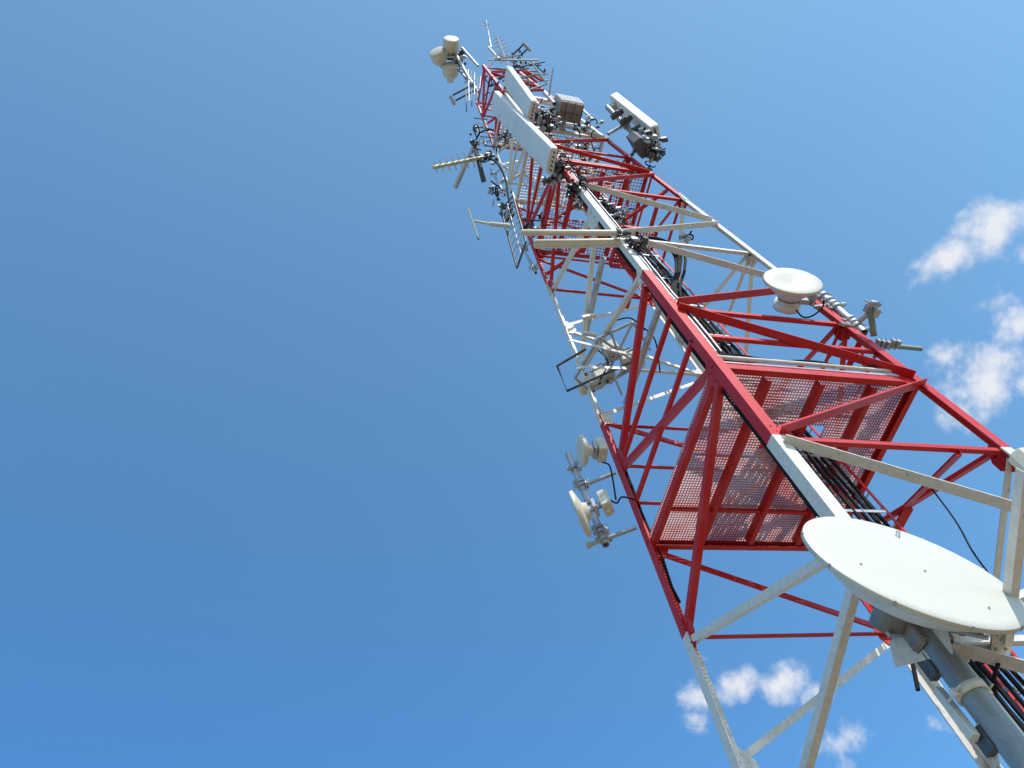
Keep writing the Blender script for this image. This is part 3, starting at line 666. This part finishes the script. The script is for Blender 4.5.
b = MB(); b.tube([at(530, 60, d=8.4), at(547, 84, d=8.2), at(524, 92, d=8.1)], .020, 8); b.tube([at(518, 80, d=8.4), at(537, 74, d=8.4)], .020, 8); b.build('tube', 'green', t)
for (x0, y0, x1, y1) in ((522, 70, 536, 82), (528, 72, 541, 80)):
    b = MB(); b.bar(at(x0, y0, d=8.5), at(x1, y1, d=8.4), .12, .05, Z); b.build('top_beam', 'red', tower)
# small inner landing below the red band and dark fittings in the middle section
b = MB(); zc = H(4.95)
for k in range(12): b.box(Vector((-.12 + k * .05, .12, zc)), X * .006, Y * .30, Z * .02)
for k in range(12): b.box(Vector((.15, -.16 + k * .05, zc)), X * .30, Y * .006, Z * .015)
for y in (-.2, .44): b.box(Vector((.15, y, zc - .02)), X * .34, Y * .006, Z * .05)
for x in (-.2, .5): b.box(Vector((x, .12, zc - .02)), X * .006, Y * .31, Z * .048)
b.bar(Vector((-.2, .3, zc - .06)), Vector((-.9, .3, zc - .06)), .05, .05); b.bar(Vector((.5, .3, zc - .06)), Vector((.95, .3, zc - .06)), .05, .05)
b.build('inner_landing', 'red', tower)
junk('clamp_cluster', 'grey junction block clipped to the white horizontal of the right face', 'clamp cluster', (687, 238), 5.45, 7, (2, 3), m='galv', big=.05)
junk('clamp_cluster', 'dark fittings inside the red band below the longest panel', 'clamp cluster', (600, 172), 6.6, 16, (16, 7), big=.05)
junk('clamp_cluster', 'dark fittings between the near leg and the inner ladder in the white band', 'clamp cluster', (612, 215), 5.7, 16, (10, 8), big=.05)

# ---- more fittings packed into the upper third
for k, (l_, h_, ln, dx, dy, lb) in enumerate((('B', 5.5, 1.3, -.10, -.04, 'thin grey pipe clamped outside the left leg beside the lattice screen'),
        ('B', 7.0, 1.7, -.08, -.10, 'thin grey pipe outside the left leg beside the yagi root'), ('D', 6.2, 1.5, -.05, .10, 'thin grey pipe behind the far leg inside the upper red band'),
        ('C', 7.2, 1.4, .10, .05, 'thin grey pipe outside the right leg between the brown boxes and the right panel'), ('B', 8.3, 1.8, -.06, -.12, 'thin grey pipe on the left corner of the red tower top'),
        ('D', 7.9, 1.6, .0, .12, 'thin grey pipe on the far corner below the tower top'))):
    p_ = leg(l_, H(h_)) + Vector((dx, dy, 0)); p_ = Vector(p_); q_ = p_ + Z * ln; t = mount_pipe(p_, q_, .028, lb)
    for f_ in (.15, .8):
        k0 = p_.lerp(q_, f_); b = MB(); clampset(b, k0, .028); b.tube([k0, leg(l_, k0.z)], .018, 6); b.build('clamp', 'galv', t)
for k, (h_, lb) in enumerate(((5.35, 'lowest set of crossed red plan braces inside the upper tower'), (6.0, 'crossed plan braces'), (7.2, 'crossed plan braces'), (8.0, 'crossed'), (8.9, 'crossed'))):
    z_ = H(h_)
    for a_, c_ in (('A', 'D'), ('B', 'C')):
        b = MB(); p_, q_ = leg(a_, z_), leg(c_, z_); p_, q_ = cut(p_, q_, .08, .08)
        if a_ == 'B': p_.z += .06; q_.z += .06
        b.angle(p_, q_, (q_ - p_).cross(Z).normalized(), .05, .006); b.build('plan_brace', colour(h_), tower)
for lb, c_, d_, n_, sp in (('grey clamps inside the tower just left of the longest panel', (505, 140), 7.4, 14, (5, 6)), ('dark clamps inside the red tower top', (500, 84), 8.6, 16, (8, 6)),
        ('dark fittings on the right leg beneath the brown radio boxes', (585, 128), 7.2, 12, (8, 4)), ('dark fittings on the inner ladder between the two upper meshes', (585, 150), 6.8, 18, (10, 6)),
        ('grey fittings on the crown beside the grey yagi', (522, 66), 8.8, 14, (8, 5)), ('dark fittings low in the red band near the left leg', (535, 225), 5.8, 10, (8, 6))):
    junk('clamp_cluster', lb, 'clamp cluster', c_, d_, n_, sp, big=.05)
for k in range(7):
    y0 = 118 + k * 4.6
    b = MB(); b.tube([at(474 + k * 1.6, y0, d=7.4), at(487 + k * 1.8, y0 + 1.5, d=7.3)], .012, 5); tag(b.build('rod_antenna', ('dark', 'galv')[k % 2]), 'thin short rod sticking out left above the yagi', 'rod antenna', 'thin short rods above the yagi')

# ------------------------------------------------------------------ sky and sun
SUN_AZ, SUN_EL = 15., 50.
w = bpy.data.worlds.new('World'); bpy.context.scene.world = w; w.use_nodes = True
n = w.node_tree.nodes; l = w.node_tree.links
bg = n['Background']; sky = n.new('ShaderNodeTexSky'); sky.sky_type = 'NISHITA'; sky.sun_disc = False
sky.sun_elevation = math.radians(SUN_EL); sky.sun_rotation = math.radians(90 - SUN_AZ); sky.altitude = 100; sky.air_density = 1.0; sky.dust_density = .3; sky.ozone_density = 2.0
STR = .15
bg.inputs[1].default_value = STR
geo = n.new('ShaderNodeTexCoord')
def vm(op, a, b_=None):
    k = n.new('ShaderNodeVectorMath'); k.operation = op
    for i, x in enumerate((a, b_)):
        if x is None: continue
        if isinstance(x, (tuple, Vector)): k.inputs[i].default_value = tuple(x)
        else: l.new(x, k.inputs[i])
    return k
def ma(op, a, b_=None, c=None, clamp=False):
    k = n.new('ShaderNodeMath'); k.operation = op; k.use_clamp = clamp
    for i, x in enumerate((a, b_, c)):
        if x is None: continue
        if isinstance(x, (int, float)): k.inputs[i].default_value = x
        else: l.new(x, k.inputs[i])
    return k.outputs[0]
dirn = geo.outputs['Generated']
# clouds: soft elliptical masses at fixed bearings, broken up by noise
nz = n.new('ShaderNodeTexNoise'); nz.inputs['Scale'].default_value = 9; nz.inputs['Detail'].default_value = 9; nz.inputs['Roughness'].default_value = .6; nz.inputs['Distortion'].default_value = .5; l.new(dirn, nz.inputs[0])
nz3 = n.new('ShaderNodeTexNoise'); nz3.inputs['Scale'].default_value = 34; nz3.inputs['Detail'].default_value = 8; nz3.inputs['Roughness'].default_value = .6; l.new(dirn, nz3.inputs[0])
def ray(px, py): return (at(px, py, d=1) - CAM).normalized()
blobs = [  # (bearing a, bearing b, half width in degrees, density)
 ((918, 279), (985, 236), 1.15, 1.1), ((962, 250), (1020, 203), 1.5, 1.15), ((1015, 262), (1050, 240), 1.0, .6),
 ((972, 310), (1040, 285), 1.0, .65), ((1003, 326), (1040, 322), 1.4, 1.0), ((935, 365), (965, 345), 1.0, .55),
 ((970, 402), (1010, 364), 2.1, 1.15), ((955, 415), (985, 395), 1.3, .6), ((1000, 392), (1050, 375), 1.7, .85), ((1060, 400), (1100, 380), 2.0, .7),
 ((685, 697), (712, 692), 1.0, .75), ((722, 690), (750, 677), 1.15, .8), ((768, 690), (800, 674), 1.15, .85), ((805, 692), (830, 692), 1.0, .6),
 ((695, 659), (715, 658), .5, .5), ((690, 720), (700, 722), .9, .35), ((922, 730), (945, 720), 1.2, .85), ((820, 748), (870, 735), 1.5, .6), ((895, 610), (902, 606), .3, .1),
]
acc = None
for a_, c_, wdt, den in blobs:
    A_, B_ = ray(*a_), ray(*c_); mid = (A_ + B_).normalized(); e1 = (B_ - A_).normalized(); hl = (B_ - A_).length / 2
    e2 = mid.cross(e1).normalized()
    off = vm('SUBTRACT', dirn, mid).outputs[0]
    u_ = vm('DOT_PRODUCT', off, e1).outputs['Value']; v_ = vm('DOT_PRODUCT', off, e2).outputs['Value']; m_ = vm('DOT_PRODUCT', dirn, mid).outputs['Value']
    wr = math.radians(wdt) * 1.4
    uu = ma('DIVIDE', u_, hl + wr * .8); vv = ma('DIVIDE', v_, wr)
    rr = ma('SQRT', ma('ADD', ma('MULTIPLY', uu, uu), ma('MULTIPLY', vv, vv)))
    k = ma('MULTIPLY', ma('SUBTRACT', 1.0, rr, clamp=True), den * 1.6)
    k = ma('MULTIPLY', k, ma('GREATER_THAN', m_, .5))
    acc = k if acc is None else ma('MAXIMUM', acc, k)
tot = ma('ADD', acc, ma('ADD', ma('MULTIPLY', ma('SUBTRACT', nz.outputs[0], .5), 2.6), ma('MULTIPLY', ma('SUBTRACT', nz3.outputs[0], .5), 2.3)))
cov = n.new('ShaderNodeMapRange'); cov.interpolation_type = 'SMOOTHSTEP'; cov.inputs[1].default_value = .3; cov.inputs[2].default_value = 1.5; cov.inputs[4].default_value = .9
l.new(tot, cov.inputs[0])
gate = n.new('ShaderNodeMapRange'); gate.interpolation_type = 'SMOOTHSTEP'; gate.inputs[1].default_value = .0; gate.inputs[2].default_value = .35; l.new(acc, gate.inputs[0])
fac = ma('MULTIPLY', cov.outputs[0], gate.outputs[0])
mx = n.new('ShaderNodeMix'); mx.data_type = 'RGBA'; l.new(fac, mx.inputs[0])
# the clear air deepens away from the sun
sdot = vm('DOT_PRODUCT', dirn, az(SUN_AZ, SUN_EL)).outputs['Value']
rp = n.new('ShaderNodeValToRGB'); l.new(ma('ADD', sdot, .2, clamp=True), rp.inputs[0])
el = rp.color_ramp.elements; K = 1.4
for i, (p_, c_) in enumerate(((.0, (.34, .76, 1.03)), (.2, (.42, 1.0, 1.24)), (.45, (.67, 1.36, 1.60)), (.8, (1.0, 1.42, 1.34)), (1., (1.15, 1.40, 1.24)))):
    e_ = el[0] if i == 0 else (el[1] if i == 4 else el.new(p_)); e_.position = p_; e_.color = (*[x / K for x in c_], 1)
els = sorted(el, key=lambda q: q.position)
tint = vm('MULTIPLY', sky.outputs[0], vm('SCALE', rp.outputs[0]).outputs[0])
tint.inputs[1].links[0].from_node.inputs['Scale'].default_value = K
l.new(tint.outputs[0], mx.inputs[6])
mx.inputs[7].default_value = (4.15, 4.2, 4.4, 1)
l.new(mx.outputs[2], bg.inputs[0])
sd = bpy.data.lights.new('sun', 'SUN'); sd.energy = 3.5; sd.angle = math.radians(.53); sd.color = (1, .955, .88)
so = bpy.data.objects.new('sun', sd); C.objects.link(so)
so.rotation_euler = az(SUN_AZ, SUN_EL).to_track_quat('Z', 'Y').to_euler(); so.location = (0, 0, 40)

# ------------------------------------------------------------------ camera
cd = bpy.data.cameras.new('camera'); co = bpy.data.objects.new('camera', cd); C.objects.link(co)
cd.sensor_width = 36; cd.lens = F / 1024 * 36; cd.clip_end = 20000; cd.clip_start = .05
mw = Matrix((( RR[0][0], -RR[1][0], -RR[2][0], CAM.x), (RR[0][1], -RR[1][1], -RR[2][1], CAM.y), (RR[0][2], -RR[1][2], -RR[2][2], CAM.z), (0, 0, 0, 1)))
co.matrix_world = mw
sc_ = bpy.context.scene; sc_.camera = co
sc_.view_settings.view_transform = 'Standard'; sc_.view_settings.look = 'None'; sc_.view_settings.exposure = .5; sc_.view_settings.gamma = 1
for o in bpy.data.objects:
    if '_org' in o: del o['_org']
